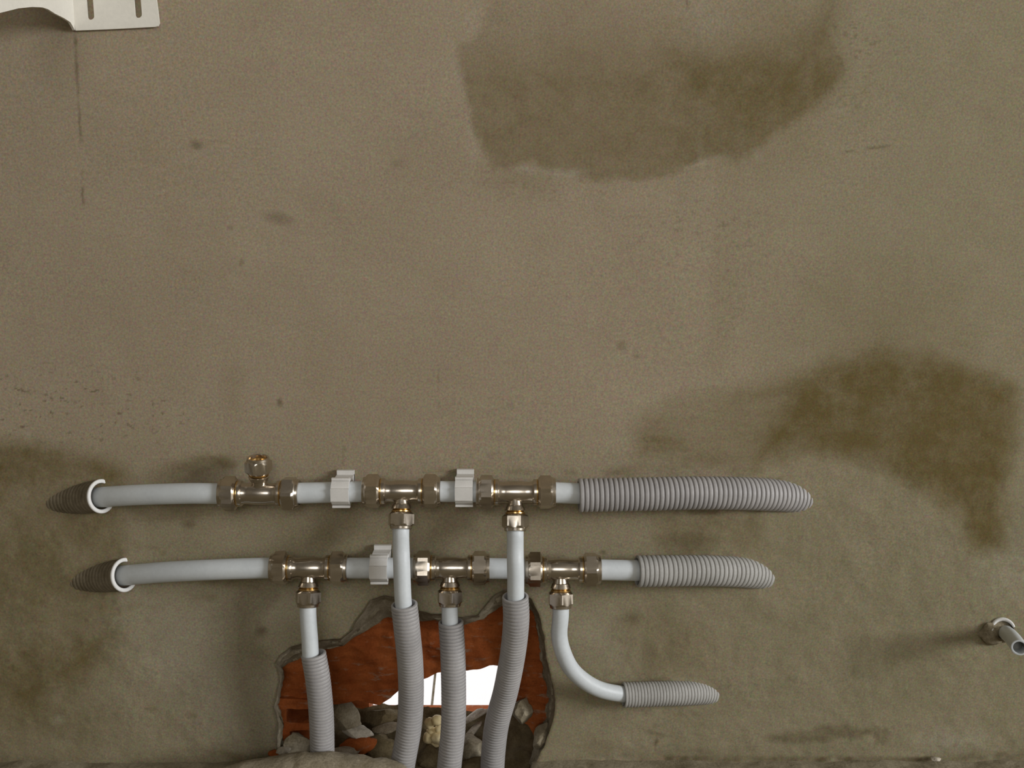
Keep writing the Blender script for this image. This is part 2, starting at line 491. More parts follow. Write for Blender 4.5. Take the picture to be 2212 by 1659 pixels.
    fade = np.clip((py + 60) / 240, 0.12, 1)
    damp = over(damp, s1 * fade * 0.50)
    s1r = area([(1470, 130), (1560, 110), (1700, 110), (1770, 60), (1790, -100), (1800, 110), (1812, 150), (1790, 205), (1720, 235), (1600, 230), (1480, 215)], 38)
    damp = over(damp, s1r * 0.50)
    damp = over(damp, area([(1430, 200), (1760, 190), (1760, 330), (1600, 360), (1430, 360)], 60) * 0.22)
    damp = over(damp, blob(1130, 385, 75, 38, 0.8) * 0.25)
    damp = over(damp, line(1575, 340, 1552, 800, 30) * 0.09)
    # damp patch on the right
    damp = over(damp, area([(1370, 930), (1430, 870), (1550, 842), (1700, 815), (1770, 785), (1850, 745), (1950, 755), (2060, 780), (2150, 812), (2192, 845), (2196, 890),
                            (2180, 960), (2168, 1050), (2150, 1185), (2095, 1190), (2070, 1120), (1990, 1060), (1900, 1005), (1800, 990), (1700, 1000), (1600, 1010), (1480, 1005), (1380, 985)], 26)
                * (0.42 + 0.2 * streak))
    damp = over(damp, area([(1655, 950), (1720, 850), (1770, 800), (1900, 780), (2060, 782), (2190, 842), (2185, 960), (2155, 1185), (2095, 1180), (2060, 1090), (1950, 1030), (1850, 990), (1740, 975), (1645, 995)], 30) * 0.74)
    damp = over(damp, blob(2110, 880, 75, 110, 0.9) * 0.25)
    damp = over(damp, area([(1780, 620), (1900, 590), (2040, 620), (2070, 760), (1900, 790), (1760, 780)], 70) * 0.24)
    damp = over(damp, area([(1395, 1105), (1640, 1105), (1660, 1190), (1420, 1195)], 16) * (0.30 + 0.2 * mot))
    damp = over(damp, area([(1330, 1330), (1430, 1300), (1520, 1350), (1540, 1450), (1400, 1460), (1360, 1400)], 40) * 0.25)
    # damp patch on the left
    damp = over(damp, area([(-200, 965), (60, 945), (200, 970), (285, 1008), (292, 1035), (272, 1110), (262, 1200), (255, 1320), (200, 1345), (-200, 1330)], 22) * (0.46 + 0.16 * mot))
    damp = over(damp, area([(-200, 985), (100, 975), (250, 995), (282, 1030), (180, 1035), (-200, 1050)], 18) * 0.48)
    damp = over(damp, area([(-200, 1350), (120, 1345), (248, 1375), (240, 1440), (150, 1490), (60, 1530), (-200, 1560)], 40) * (0.58 + 0.2 * mot))
    damp = over(damp, area([(-200, 1480), (160, 1480), (230, 1560), (160, 1640), (-200, 1660)], 50) * 0.28)
    damp = over(damp, blob(420, 1005, 80, 16, 0.7, -0.2) * 0.38)
    damp = over(damp, blob(490, 998, 20, 12, 0.6) * 0.5)
    damp = over(damp, blob(500, 840, 24, 60, 0.8) * 0.14)
    damp = over(damp, blob(560, 1380, 60, 40, 0.9) * 0.22)
    damp = over(damp, blob(740, 1160, 130, 26, 0.9, -0.2) * 0.18)
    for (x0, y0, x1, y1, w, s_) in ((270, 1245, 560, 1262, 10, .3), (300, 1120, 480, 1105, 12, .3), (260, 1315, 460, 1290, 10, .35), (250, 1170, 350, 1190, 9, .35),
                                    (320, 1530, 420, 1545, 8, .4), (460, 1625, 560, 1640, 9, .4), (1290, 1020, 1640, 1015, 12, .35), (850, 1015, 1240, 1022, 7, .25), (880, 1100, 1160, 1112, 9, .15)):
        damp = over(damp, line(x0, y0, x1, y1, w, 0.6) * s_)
    damp = np.clip(damp * (1.06 + 0.3 * mot + 0.22 * fine), 0, 1)
    # dirt, cracks, spots
    dirt = np.zeros_like(px)
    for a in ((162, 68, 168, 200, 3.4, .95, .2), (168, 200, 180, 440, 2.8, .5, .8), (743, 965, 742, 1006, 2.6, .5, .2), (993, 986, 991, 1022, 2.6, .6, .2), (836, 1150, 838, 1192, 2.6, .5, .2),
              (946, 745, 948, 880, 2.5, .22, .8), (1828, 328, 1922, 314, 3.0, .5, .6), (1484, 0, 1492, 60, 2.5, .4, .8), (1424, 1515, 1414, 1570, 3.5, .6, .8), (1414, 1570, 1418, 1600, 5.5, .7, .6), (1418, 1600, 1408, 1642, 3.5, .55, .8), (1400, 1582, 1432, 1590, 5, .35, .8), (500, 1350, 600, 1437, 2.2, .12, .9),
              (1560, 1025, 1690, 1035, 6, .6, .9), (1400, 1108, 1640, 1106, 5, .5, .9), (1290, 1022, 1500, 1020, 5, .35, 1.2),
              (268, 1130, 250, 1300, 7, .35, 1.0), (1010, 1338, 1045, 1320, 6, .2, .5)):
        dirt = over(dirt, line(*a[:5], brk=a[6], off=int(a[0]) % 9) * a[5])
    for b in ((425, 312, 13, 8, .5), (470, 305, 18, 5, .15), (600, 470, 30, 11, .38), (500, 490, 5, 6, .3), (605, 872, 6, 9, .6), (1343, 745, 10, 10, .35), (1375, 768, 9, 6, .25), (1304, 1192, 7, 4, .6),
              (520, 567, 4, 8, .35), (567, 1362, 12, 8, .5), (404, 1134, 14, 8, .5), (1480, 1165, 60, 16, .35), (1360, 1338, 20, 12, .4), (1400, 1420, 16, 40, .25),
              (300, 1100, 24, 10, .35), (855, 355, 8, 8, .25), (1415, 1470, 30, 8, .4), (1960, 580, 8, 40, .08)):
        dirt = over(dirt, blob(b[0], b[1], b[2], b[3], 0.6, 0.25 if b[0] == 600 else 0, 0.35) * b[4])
    # pinholes in the skim on the left, and the coarse patch by the high damp
    spk = fbm(px, py * 1.6, 11, 2, 77)
    dirt = over(dirt, np.clip((spk - 0.50) * 7, 0, 1) * area([(-200, 790), (180, 790), (330, 830), (420, 900), (360, 960), (-200, 950)], 40) * 0.6)
    dirt = over(dirt, np.clip((spk - 0.34) * 5, 0, 1) * (blob(1500, 500, 130, 60, 0.8) * 0.28 + blob(1850, 120, 80, 110, 0.8) * 0.4 + blob(1200, 400, 160, 40, .8) * 0.25 + blob(1580, 660, 30, 120, .8) * .25 + blob(860, 380, 70, 50, .8) * .15))
    # rough foot of the wall
    foot = area([(1200, 1610), (1480, 1628), (1700, 1640), (1900, 1628), (2020, 1620), (2300, 1610), (2300, 1700), (1200, 1700)], 16)
    dirt = over(dirt, foot * np.clip(0.28 + 0.6 * streak, 0, 1) * 0.8)
    dirt = over(dirt, line(1440, 1642, 2000, 1640, 7, 0.5) * 0.8)
    dirt = over(dirt, line(1980, 1640, 2260, 1630, 9, 0.6) * 0.55)
    dirt = over(dirt, area([(1648, 1590), (1700, 1580), (1770, 1572), (1850, 1580), (1910, 1582), (1912, 1618), (1885, 1622), (1880, 1600), (1780, 1606), (1690, 1600), (1660, 1606)], 6) * (0.42 + 0.25 * fine))
    dirt = over(dirt, area([(-100, 1635), (300, 1648), (520, 1640), (640, 1626), (640, 1700), (-100, 1700)], 14) * 0.35)
    low = np.clip((py - 960) / 200, 0, 1) * np.clip(0.35 + 1.3 * mot, 0, 1)
    dirt = over(dirt, low * np.clip(0.4 + 0.9 * fine, 0, 1) * 0.16)
    dirt = np.clip(dirt, 0, 1)
    # pale salts and skim
    pale = np.zeros_like(px)
    for b in ((1508, 318, 9, 38, .55), (1535, 345, 26, 7, .6), (1593, 300, 10, 30, .45), (1575, 340, 24, 8, .55), (1625, 330, 14, 10, .4), (1540, 245, 22, 6, .35), (1140, 372, 18, 9, .55), (1190, 362, 26, 8, .5), (1230, 372, 26, 8, .35),
              (985, 160, 8, 28, .3), (998, 170, 8, 14, .45), (1020, 40, 14, 40, .2), (137, 1553, 10, 8, .6), (1530, 50, 50, 60, .25), (2175, 1230, 60, 60, .28), (1450, 360, 60, 5, .2), (1020, 290, 10, 60, .22), (2060, 1600, 70, 26, .35), (1240, 375, 40, 8, .3)):
        pale = over(pale, blob(*b[:4], 0.7, 0, 0.7) * b[4] * np.clip(0.75 + 1.2 * fine, 0, 1))
    pale = over(pale, area([(300, 1300), (560, 1290), (640, 1330), (600, 1400), (600, 1600), (470, 1600), (330, 1450)], 60) * 0.26)  # lighter skim, brightened further to offset the shadow the conduits cast here
    pale = over(pale, area([(1200, 1290), (1330, 1330), (1350, 1420), (1240, 1400)], 40) * 0.12)
    pale = np.clip(pale, 0, 1)
    olive = np.clip((py - 850) / 380, 0, 1) * 0.75
    olive = over(olive, np.clip((px - 1350) / 600, 0, 1) * 0.7)
    olive = np.clip(olive * (1 + 0.3 * mot), 0, 1)
    verts = np.stack([Xf, Y, Zf], 1)
    verts[bnd, 1] += 0.0006
    me = np_mesh(verts, quads[:, ::1], 'wall_back')
    ca = me.attributes.new('stain', 'FLOAT_COLOR', 'POINT')
    ca.data.foreach_set('color', np.stack([damp, dirt, pale, np.ones_like(px)], 1).astype(np.float32).ravel())
    cb = me.attributes.new('tone', 'FLOAT_COLOR', 'POINT')
    cb.data.foreach_set('color', np.stack([olive, olive, olive, np.ones_like(px)], 1).astype(np.float32).ravel())
    me.polygons.foreach_set('use_smooth', np.ones(len(me.polygons), bool))
    # drop loose vertices inside the hole
    bm = bmesh.new(); bm.from_mesh(me)
    bmesh.ops.delete(bm, geom=[v for v in bm.verts if not v.link_faces], context='VERTS')
    bm.to_mesh(me); bm.free()
    o = struct(obj('wall_back', me, M['wall']))
    return o, hole
wall, HOLE = build_wall()

# broken plaster reveal between the skim and the brick
def plaster_reveal():
    n = len(HOLE)
    # walk both outlines with the same parameter
    def at(poly, i, t): return np.array(poly[i]) * (1 - t) + np.array(poly[(i + 1) % len(poly)]) * t
    rows = []
    K = 10
    pts = []
    for i in range(len(HOLE_OUT)):
        a, b = np.array(HOLE_OUT[i], float), np.array(HOLE_OUT[(i + 1) % len(HOLE_OUT)], float)
        m = max(1, int(np.linalg.norm(b - a) / 8))
        for k in range(m): pts.append((at(HOLE_OUT, i, k / m), at(HOLE_IN, i, k / m)))
    o = HOLE; assert len(o) == len(pts)
    vs, fs = [], []
    for i, (po, pi_) in enumerate(pts):
        for k in range(K):
            t = k / (K - 1)
            q = np.array(o[i]) * (1 - t) + pi_ * t
            nz = mnoise.noise(Vector((q[0] / 14, q[1] / 14, k * 0.7)))
            nz2 = mnoise.noise(Vector((q[0] / 22 + 9, q[1] / 22, k * 0.5)))
            n3 = mnoise.noise(Vector((q[0] / 5, q[1] / 5, k * 1.3 + 4)))
            if 0 < k: q = q + np.array([nz + 0.5 * n3, nz2 - 0.4 * n3]) * 4.5
            dep = -0.001 - 0.028 * t ** 0.8 + (0.005 * nz2 + 0.0028 * n3 if 0 < k else 0.0025)
            vs.append(P(q[0], q[1], dep))
    for i in range(n):
        j = (i + 1) % n
        for k in range(K - 1):
            fs.append((i * K + k, j * K + k, j * K + k + 1, i * K + k + 1))
    obj('plaster_edge', mesh(vs, fs), M['mortar'], wall, 35)
plaster_reveal()

def slab(mb, poly, d_front, d_back, amp=0.002, pitch=7, seed=0, rough=3.0, slope=None):
    """irregular broken slab standing in the wall; outline given on the wall as seen in the photograph"""
    poly = rough_poly(poly, 8, rough, seed)
    x0, y0 = poly.min(0) - pitch; x1, y1 = poly.max(0) + pitch
    gx = np.arange(x0, x1 + pitch, pitch); gy = np.arange(y0, y1 + pitch, pitch)
    X, Y = np.meshgrid(gx, gy); ny, nx = X.shape
    c = sdf(poly, (X[:-1, :-1] + X[1:, 1:]) / 2, (Y[:-1, :-1] + Y[1:, 1:]) / 2) < 0
    idx = np.arange(ny * nx).reshape(ny, nx)
    q = np.stack([idx[:-1, :-1][c], idx[1:, :-1][c], idx[1:, 1:][c], idx[:-1, 1:][c]], 1)
    cnt = {}
    for f in q:
        for a, b in zip(f, np.roll(f, -1)):
            cnt[(a, b)] = cnt.get((a, b), 0) + 1
    edges = [(a, b) for (a, b) in cnt if (b, a) not in cnt]
    bset = np.array(sorted({a for e in edges for a in e}))
    Xf, Yf = X.ravel().copy(), Y.ravel().copy()
    if len(bset):
        nx_, ny_ = nearest(poly, Xf[bset], Yf[bset]); Xf[bset] = nx_; Yf[bset] = ny_
    used = sorted({int(i) for f in q for i in f}); rm = {u: k for k, u in enumerate(used)}
    vs = []
    for u in used:
        dn = amp * mnoise.fractal(Vector((Xf[u] / 40, Yf[u] / 40, seed * 3.1)), 0.8, 2.1, 4)
        d = d_front + dn
        if slope: d += slope[0] * (Xf[u] - poly[:, 0].mean()) + slope[1] * (Yf[u] - poly[:, 1].mean())
        vs.append(P(Xf[u], Yf[u], d))
    fs = [tuple(rm[int(i)] for i in f) for f in q]
    nb = len(vs); bm_ = {}
    for k, u in enumerate(bset):
        v = vs[rm[int(u)]]
        bm_[int(u)] = nb + k; vs.append(Vector((v.x, -d_back, v.z)))
    for a, b in edges: fs.append((rm[int(b)], rm[int(a)], bm_[int(a)], bm_[int(b)]))
    mb.add(vs, fs)

def brick(polys, amp=0.002, mat='brick', name='brick', seed=0, rough=3.0):
    mb = MB()
    for k, p in enumerate(polys): slab(mb, p[0], p[1], p[2], amp, 7, seed + k, rough, p[3] if len(p) > 3 else None)
    return obj(name, mb.mesh(), M[mat], wall, 40)

brick([([(570, 1385), (700, 1360), (800, 1310), (900, 1300), (1112, 1285), (1112, 1452), (1088, 1440), (1062, 1437), (1030, 1447), (1000, 1450), (945, 1452), (925, 1463), (872, 1480), (850, 1502), (820, 1524),
         (770, 1512), (720, 1522), (660, 1512), (570, 1500)], -0.034, -0.075, (0, 0.00003))], 0.004, seed=1)
brick([([(1110, 1285), (1150, 1285), (1225, 1290), (1230, 1480), (1230, 1640), (1180, 1640), (1158, 1600), (1140, 1566), (1116, 1556), (1108, 1480)], -0.027, -0.075, (0.00006, 0))], 0.005, seed=2)
brick([([(570, 1505), (670, 1512), (672, 1530), (618, 1532), (620, 1560), (670, 1562), (672, 1576), (625, 1578), (628, 1592), (670, 1592), (672, 1610), (640, 1660), (570, 1660)], -0.028, -0.062)], 0.003, seed=3)
# rear face of the partition with the opening through it
def rear_face():
    bl = P(806, 1523, -T); tr = P(1096, 1405, -T)
    mb = MB()
    x0, x1, z0, z1 = bl.x, tr.x, bl.z, tr.z
    y = T - 0.03
    mb.box((R['x0'], y, -0.4), (x0, T, R['z1'])); mb.box((x1, y, -0.4), (R['x1'], T, R['z1']))
    mb.box((x0, y, z1), (x1, T, R['z1'])); mb.box((x0, y, -0.4), (x1, T, z0))
    obj('rear_brick_course', mb.mesh(), M['brick'], wall)
rear_face()

# ground beyond the partition, pale slabs with a joint
def ground_beyond():
    z = -0.35
    g = struct(obj('ground_beyond', MB().box((-4, T, z - 0.1), (4.2, 5, z - 0.01)).mesh(), M['mortar']))
    a = PZ(940, 1455, z); b = PZ(933, 1521, z)
    k = (b.x - a.x) / (b.y - a.y)
    xa = lambda y: a.x + k * (y - a.y)
    y0, y1, w = T + 0.02, 5.0, 0.0025
    for (l0, r0, l1, r1) in ((-4, xa(y0) - w, -4, xa(y1) - w), (xa(y0) + w, 4.2, xa(y1) + w, 4.2)):
        v = [(l0, y0, z), (r0, y0, z), (r1, y1, z), (l1, y1, z)]
        v += [(x, y, z - 0.01) for x, y, _ in v]
        obj('paving_slab', mesh(v, [(0, 1, 2, 3), (7, 6, 5, 4), (0, 4, 5, 1), (1, 5, 6, 2), (2, 6, 7, 3), (3, 7, 4, 0)]), M['concrete'], g)
ground_beyond()

# ------------------------------------------------------------------ floor with the broken-out pit under the hole
def build_floor():
    xs = np.concatenate([np.linspace(R['x0'], -0.56, 6), np.arange(-0.55, 0.551, 0.005), np.linspace(0.57, R['x1'], 10)])
    ys = np.concatenate([np.linspace(R['y0'], -0.18, 8), np.arange(-0.17, 0.0021, 0.004)])
    X, Y = np.meshgrid(xs, ys)
    n = fbm(X + 3, Y, 0.06, 4, 80); n2 = fbm(X + 3, Y, 0.015, 3, 84)
    near = np.clip(1 - np.hypot(np.maximum(np.abs(X) - .55, 0), np.maximum(-.17 - Y, 0)) / .1, 0, 1)
    Z = (0.004 * n + 0.0016 * n2) * near
    xa, xb = P(640, 1645).x, P(1150, 1645).x
    pit = np.clip((X - xa) / 0.02, 0, 1) * np.clip((xb - X) / 0.02, 0, 1) * np.clip((Y + 0.085 + 0.01 * n) / 0.02, 0, 1)
    Z -= 0.085 * pit
    ny, nx = X.shape; idx = np.arange(ny * nx).reshape(ny, nx)
    q = np.stack([idx[:-1, :-1].ravel(), idx[:-1, 1:].ravel(), idx[1:, 1:].ravel(), idx[1:, :-1].ravel()], 1)
    me = np_mesh(np.stack([X.ravel(), Y.ravel(), Z.ravel()], 1), q, 'floor')
    struct(obj('floor', me, M['floor'], None, 50))
build_floor()

# ------------------------------------------------------------------ pipes and fittings
D0 = 0.028
NUT_N = 0
def hexfun(a):
    def f(th, r):
        m = ((th + math.pi / 6) % (math.pi / 3)) - math.pi / 6
        return min(a / math.cos(m), r)
    return f

def nut(parent, origin, axis, a, length, bore, rot, name='compression_nut', hollow_end=False):
    """hex nut; origin on the tee side, axis pointing to the pipe; a = half across flats"""
    c = a / math.cos(math.pi / 6)
    mb = MB()
    prof = [(0.0, bore), (0.0, a * 0.86), (0.0004, a * 0.93), (length * 0.13, c * 1.0), (length * 0.70, c * 1.0), (length * 0.80, a * 1.0), (length * 0.84, a * 0.955),
            (length * 0.97, a * 0.93), (length, a * 0.88), (length, bore)]
    if hollow_end: prof = prof[:-2] + [(length, a * 0.86), (length - 0.0008, a * 0.76), (length * 0.45, bore * 0.98), (length * 0.2, bore * 0.95)]
    base = parent.location
    lathe(mb, origin - base, axis, prof, 72, rot, hexfun(a))
    o = obj(name, mb.mesh(), M['nickel'], parent, 22)
    rb = MB()
    lathe(rb, origin - base, axis, [(-0.0022, bore), (-0.0016, a * 0.80), (-0.0012, a * 0.86), (-0.0004, a * 0.86), (0.0001, a * 0.80), (0.0001, bore)], 48)
    obj('brass_ring', rb.mesh(), M['brass'], o, 30)
    if hollow_end:
        ib = MB()
        lathe(ib, origin - base, axis, [(length * 0.80, a * 0.80), (length * 0.82, a * 0.74), (length * 0.78, bore * 0.8), (length * 0.4, bore * 0.62), (length * 0.1, bore * 0.6), (length * 0.1, 0.0001)], 48)
        obj('brass_sleeve', ib.mesh(), M['brass'], o, 40)
    return o

def tee(label, cpx, cpy, lx, rx, bdir, b_nut, rots, a_main=14.2, a_br=10.9, lw=0.0165, d=D0, hollow=False):
    """cpx,cpy: crossing of the axes; lx, rx: pixel x of the nut middles; bdir: direction of the branch; b_nut: distance to the branch nut"""
    C = P(cpx, cpy, d); g = thing('tee_fitting', label, 'pipe fitting', C, 'compression tees of the pipe manifold')
    s = mpp(C); am, ab = a_main / 1000, a_br / 1000
    xl = (lx - cpx) * s; xr = (rx - cpx) * s
    ax = Vector((1, 0, 0))
    il, ir = xl + lw / 2, xr - lw / 2            # inner faces of the nuts
    mb = MB()
    r0 = 0.0098
    prof = [(il - 0.0022, 0.0001), (il - 0.0022, am * 0.80), (il + 0.0030, am * 0.86), (il + 0.0042, am * 0.84), (il + 0.0052, am * 0.72), (il + 0.0080, r0 * 0.98), (-0.009, r0), (-0.006, r0 * 1.05),
            (0.006, r0 * 1.05), (0.009, r0), (ir - 0.0080, r0 * 0.98), (ir - 0.0052, am * 0.72), (ir - 0.0042, am * 0.84), (ir - 0.0030, am * 0.86), (ir + 0.0022, am * 0.80), (ir + 0.0022, 0.0001)]
    lathe(mb, Vector((0, 0, 0)), ax, prof, 40)
    bd = Vector(bdir).normalized()
    bp = [(0.0, ab * 0.58), (b_nut * 0.42, ab * 0.60), (b_nut * 0.62, ab * 0.66), (b_nut * 0.65, ab * 0.74), (b_nut - 0.0032, ab * 0.88), (b_nut - 0.0024, ab * 0.80), (b_nut - 0.0020, 0.0001)]
    lathe(mb, Vector((0, 0, 0)), bd, bp, 36)
    obj('body', mb.mesh(), M['nickel'], g, 28)
    nut(g, C + ax * il, -ax, am, lw, 0.0103, rots[0])
    nut(g, C + ax * ir, ax, am, lw, 0.0103, rots[1])
    bl = 0.0158
    nut(g, C + bd * b_nut, bd, ab, bl, 0.0082, rots[2], hollow_end=hollow)
    return dict(C=C, l=C + ax * il, r=C + ax * ir, b=C + bd * b_nut, bd=bd)

dn = lambda tilt, side=0.0: Vector((side, -math.sin(rad(tilt)), -math.cos(rad(tilt))))
up = Vector((0.02, -0.10, 1))
U1 = tee('tee fitting whose open branch points up, with no pipe in it', 561, 1066, 494, 628, up, 0.0200, (0.35, 0.10, 0.15), hollow=True)
U2 = tee('upper-row tee between the two clips, feeding a downward pipe', 868, 1061, 803, 933, dn(20), 0.0195, (0.52, 0.52, 0.30))
U3 = tee('upper-row tee beside the long ribbed conduit, feeding a downward pipe', 1113, 1063, 1048, 1181, dn(20), 0.0205, (0.02, 0.45, 0.42))
L1 = tee('lower-row tee at the end of the long white pipe, shortest branch to the hole edge', 667, 1227, 604, 733, dn(14), 0.0205, (0.46, 0.55, 0.36))
L2 = tee('lower-row tee between the two front vertical pipes, directly above the hole', 972, 1227, 912, 1039, dn(12), 0.0200, (0.10, 0.03, 0.20))
L3 = tee('lower-row tee whose branch pipe curves sideways along the wall', 1211, 1230, 1153, 1279, dn(12), 0.0205, (0.30, 0.12, 0.05))

RP, RB = 0.0098, 0.0078
def straight(a, b, n=3): return [a.lerp(b, i / (n - 1)) for i in range(n)]
def add_pipe(label, pts, r=RP, name='water_pipe', group='white composite pipes', **k):
    return tag(obj(name, pipe_mesh(pts, r, **k), M['pipe'], None, 50), label, 'pipe', group)

ex = Vector((1, 0, 0)); ins = 0.004
add_pipe('long white pipe leaving the upper conduit mouth to the upward-branch tee', [P(168, 1079, -0.014), P(219, 1074, 0.004), P(300, 1069, 0.017), P(400, 1066, 0.0255), U1['l'] - ex * 0.025, U1['l'] - ex * ins])
add_pipe('white pipe carrying a clip between upward-branch tee and next tee', straight(U1['r'] + ex * ins, U2['l'] - ex * ins))
add_pipe('short white pipe carrying a clip between two downward tees of upper row', straight(U2['r'] + ex * ins, U3['l'] - ex * ins))
add_pipe('short white pipe entering the long ribbed conduit of upper row', straight(U3['r'] + ex * ins, P(1300, 1068, 0.0265)))
add_pipe('long white pipe leaving the lower conduit mouth to lower-row tee', [P(220, 1247, -0.014), P(269, 1243, 0.004), P(350, 1236, 0.017), P(450, 1231, 0.0255), L1['l'] - ex * 0.025, L1['l'] - ex * ins])
add_pipe('white pipe carrying the only clip of the lower row', straight(L1['r'] + ex * ins, L2['l'] - ex * ins))
add_pipe('short white pipe of lower row passing behind a vertical pipe, without clip', straight(L2['r'] + ex * ins, L3['l'] - ex * ins))
add_pipe('short white pipe entering the lower ribbed conduit beside curved-branch tee', straight(L3['r'] + ex * ins, P(1408, 1233, 0.0215)))

# branch pipes going down
def branch(T_, label, pts, **k):
    return add_pipe(label, [T_['b'] + T_['bd'] * 0.003, T_['b'] + T_['bd'] * 0.022] + pts, RB, group='thin branch pipes', **k)
branch(L1, 'thin vertical white pipe from lower-row tee into leftmost-edge conduit of hole', [P(669, 1380, 0.041), P(672, 1425, 0.042), P(682, 1480, 0.042)])
branch(U2, 'thin vertical white pipe crossing in front of lower row beside the clip', [P(867, 1200, 0.0555), P(869, 1260, 0.060), P(872, 1310, 0.062), P(880, 1370, 0.060)])
branch(L2, 'thin white pipe stub from tee into straight middle conduit', [P(972, 1340, 0.038), P(975, 1390, 0.038)])
branch(U3, 'thin vertical white pipe crossing in front of lower row beside curved-branch tee', [P(1113, 1200, 0.0555), P(1114, 1250, 0.059), P(1114, 1290, 0.060), P(1116, 1350, 0.057)])
branch(L3, 'thin white pipe curving from vertical to horizontal along the wall', [P(1208, 1370, 0.036), P(1215, 1405, 0.035), P(1233, 1443, 0.032), P(1262, 1471, 0.028), P(1298, 1490, 0.021), P(1342, 1499, 0.0135), P(1375, 1500, 0.0105)])

# corrugated conduits
def add_conduit(label, pts, r, mat='conduit', name='corrugated_conduit', group='ribbed conduit sleeves', **k):
    return tag(obj(name, conduit_mesh(pts, r, **k), M[mat], None, 40), label, 'conduit', group)
s0 = mpp(P(1300, 1070, 0.028))
add_conduit('long ribbed grey conduit of upper row sinking into the plaster', [P(1250, 1070, 0.027), P(1400, 1067, 0.024), P(1500, 1065, 0.0185), P(1600, 1066, 0.0105), P(1680, 1070, -0.0015), P(1735, 1076, -0.0150), P(1785, 1082, -0.030)], 36.5 * s0, 'conduit', pitch=0.0046, depth=0.0018)
add_conduit('shorter ribbed dusty conduit of lower row sinking into the plaster', [P(1376, 1234, 0.024), P(1450, 1233, 0.0195), P(1530, 1233, 0.0120), P(1600, 1236, 0.0010), P(1650, 1242, -0.0125), P(1700, 1248, -0.029)], 34.5 * s0, 'conduit_dusty', pitch=0.0045, depth=0.0012)
add_conduit('small dusty ribbed conduit around the curved pipe, half buried in plaster', [P(1346, 1501, 0.012), P(1410, 1499, 0.008), P(1480, 1497, 0.0015), P(1530, 1495, -0.0085), P(1575, 1495, -0.022)], 28 * s0, 'conduit_dusty', pitch=0.0031, depth=0.0007)
RC = 0.0122
vc = dict(pitch=0.0034, depth=0.0012)
add_conduit('ribbed conduit at the hole edge standing behind the mortar mound', [P(677, 1412, 0.042), P(687, 1470, 0.042), P(694, 1545, 0.038), P(696, 1620, 0.033), P(696, 1690, 0.028)], RC * 0.97, **vc)
add_conduit('ribbed conduit from upper row bending gently, beside the yellow foam', [P(873, 1305, 0.062), P(879, 1360, 0.060), P(886, 1430, 0.050), P(888, 1500, 0.040), P(884, 1570, 0.034), P(872, 1640, 0.030), P(862, 1700, 0.028)], RC, **vc)
add_conduit('straight middle ribbed conduit in front of the bright opening', [P(974, 1343, 0.038), P(978, 1410, 0.038), P(980, 1490, 0.036), P(979, 1570, 0.034), P(971, 1650, 0.030), P(966, 1710, 0.028)], RC * 0.98, **vc)
add_conduit('ribbed conduit from upper row slanting away into the dark recess', [P(1113, 1288, 0.060), P(1115, 1340, 0.057), P(1108, 1410, 0.044), P(1093, 1490, 0.026), P(1074, 1560, 0.012), P(1066, 1620, 0.004), P(1062, 1690, 0.0)], RC, **vc)

# conduit mouths on the left, caked with cement
def mouth(label, pts, r):
    path = spline(pts, 20); e = path[-1]; t = (path[-1] - path[-4]).normalized()
    g = thing('conduit_mouth', label, 'conduit', e, 'cut conduit mouths in the damp plaster')
    me = conduit_mesh([p - e for p in pts], r, 0.0044, 0.0007, 32, False, True)
    obj('sleeve', me, M['conduit_caked'], g, 50)
    rb = MB()
    lathe(rb, Vector((0, 0, 0)), t, [(-0.001, r - 0.0028), (-0.001, r + 0.0006), (0.0006, r + 0.0009), (0.0014, r), (0.0014, r - 0.0022), (0.0004, r - 0.0030), (-0.001, r - 0.0028)], 48)
    obj('rim', rb.mesh(), M['rim'], g, 60)['label'] = 'white cut rim of the sleeve'
mouth('upper cut conduit mouth with white rim in the damp plaster', [P(30, 1086, -0.030), P(90, 1082, -0.020), P(160, 1077, -0.009), P(219, 1072, 0.006)], 36 * s0)
mouth('lower cut conduit mouth with white rim in the damp plaster', [P(80, 1256, -0.030), P(140, 1251, -0.020), P(210, 1246, -0.009), P(269, 1242, 0.006)], 36 * s0)

# capless pipe stub on the right
def stub():
    a, b = P(2166, 1362, -0.01), P(2202, 1399, 0.068)
    g = thing('pipe_stub', 'open-ended white pipe stub poking out of plaster, casting a long shadow', 'pipe', P(2170, 1365, 0.0))
    base = g.location
    me = pipe_mesh([p - base for p in (a, a.lerp(b, .5) + Vector((0, 0, 0.002)), b)], 0.0072, wall=0.0018, open_end=True)
    o = obj('pipe', me, M['pipe'], g, 40)
    t = (b - a).normalized()
    bb = MB(); lathe(bb, b - base, t, [(-0.004, 0.0053), (-0.015, 0.0053), (-0.015, 0.0001)], 28)
    obj('bore', bb.mesh(), M['pipe_bore'], g, 40)
    c0 = [P(2150, 1380, -0.03), P(2163, 1364, -0.004), P(2168, 1360, 0.007)]
    me = conduit_mesh([p - base for p in c0], 0.0108, 0.0035, 0.0006, 28, False, True)
    obj('sleeve', me, M['conduit_caked'], g, 50)
    me = rock_mesh(0.016, 0.008, 0.012, 41.0, 3, 0.45, False)
    col = obj('plaster_collar', me, M['mortar'], g, 50); col.location = P(2146, 1366, 0.0) - base
    r = 0.0108; t2 = (c0[-1] - c0[-2]).normalized()
    aa, bb_, dd = frame_for(t2, Vector((0, 0, 1)))
    arc = [c0[-1] - base + (aa * math.cos(th) + bb_ * math.sin(th)) * (r - 0.0008) for th in [rad(-25 + 185 * k / 24) for k in range(25)]]
    rb = sweep(MB(), arc, [0.0006 + 0.0013 * math.sin(math.pi * (k + 0.5) / 25) ** 0.5 for k in range(25)], 10, caps=True)
    obj('rim', rb.mesh(), M['rim'], g, 60)
stub()

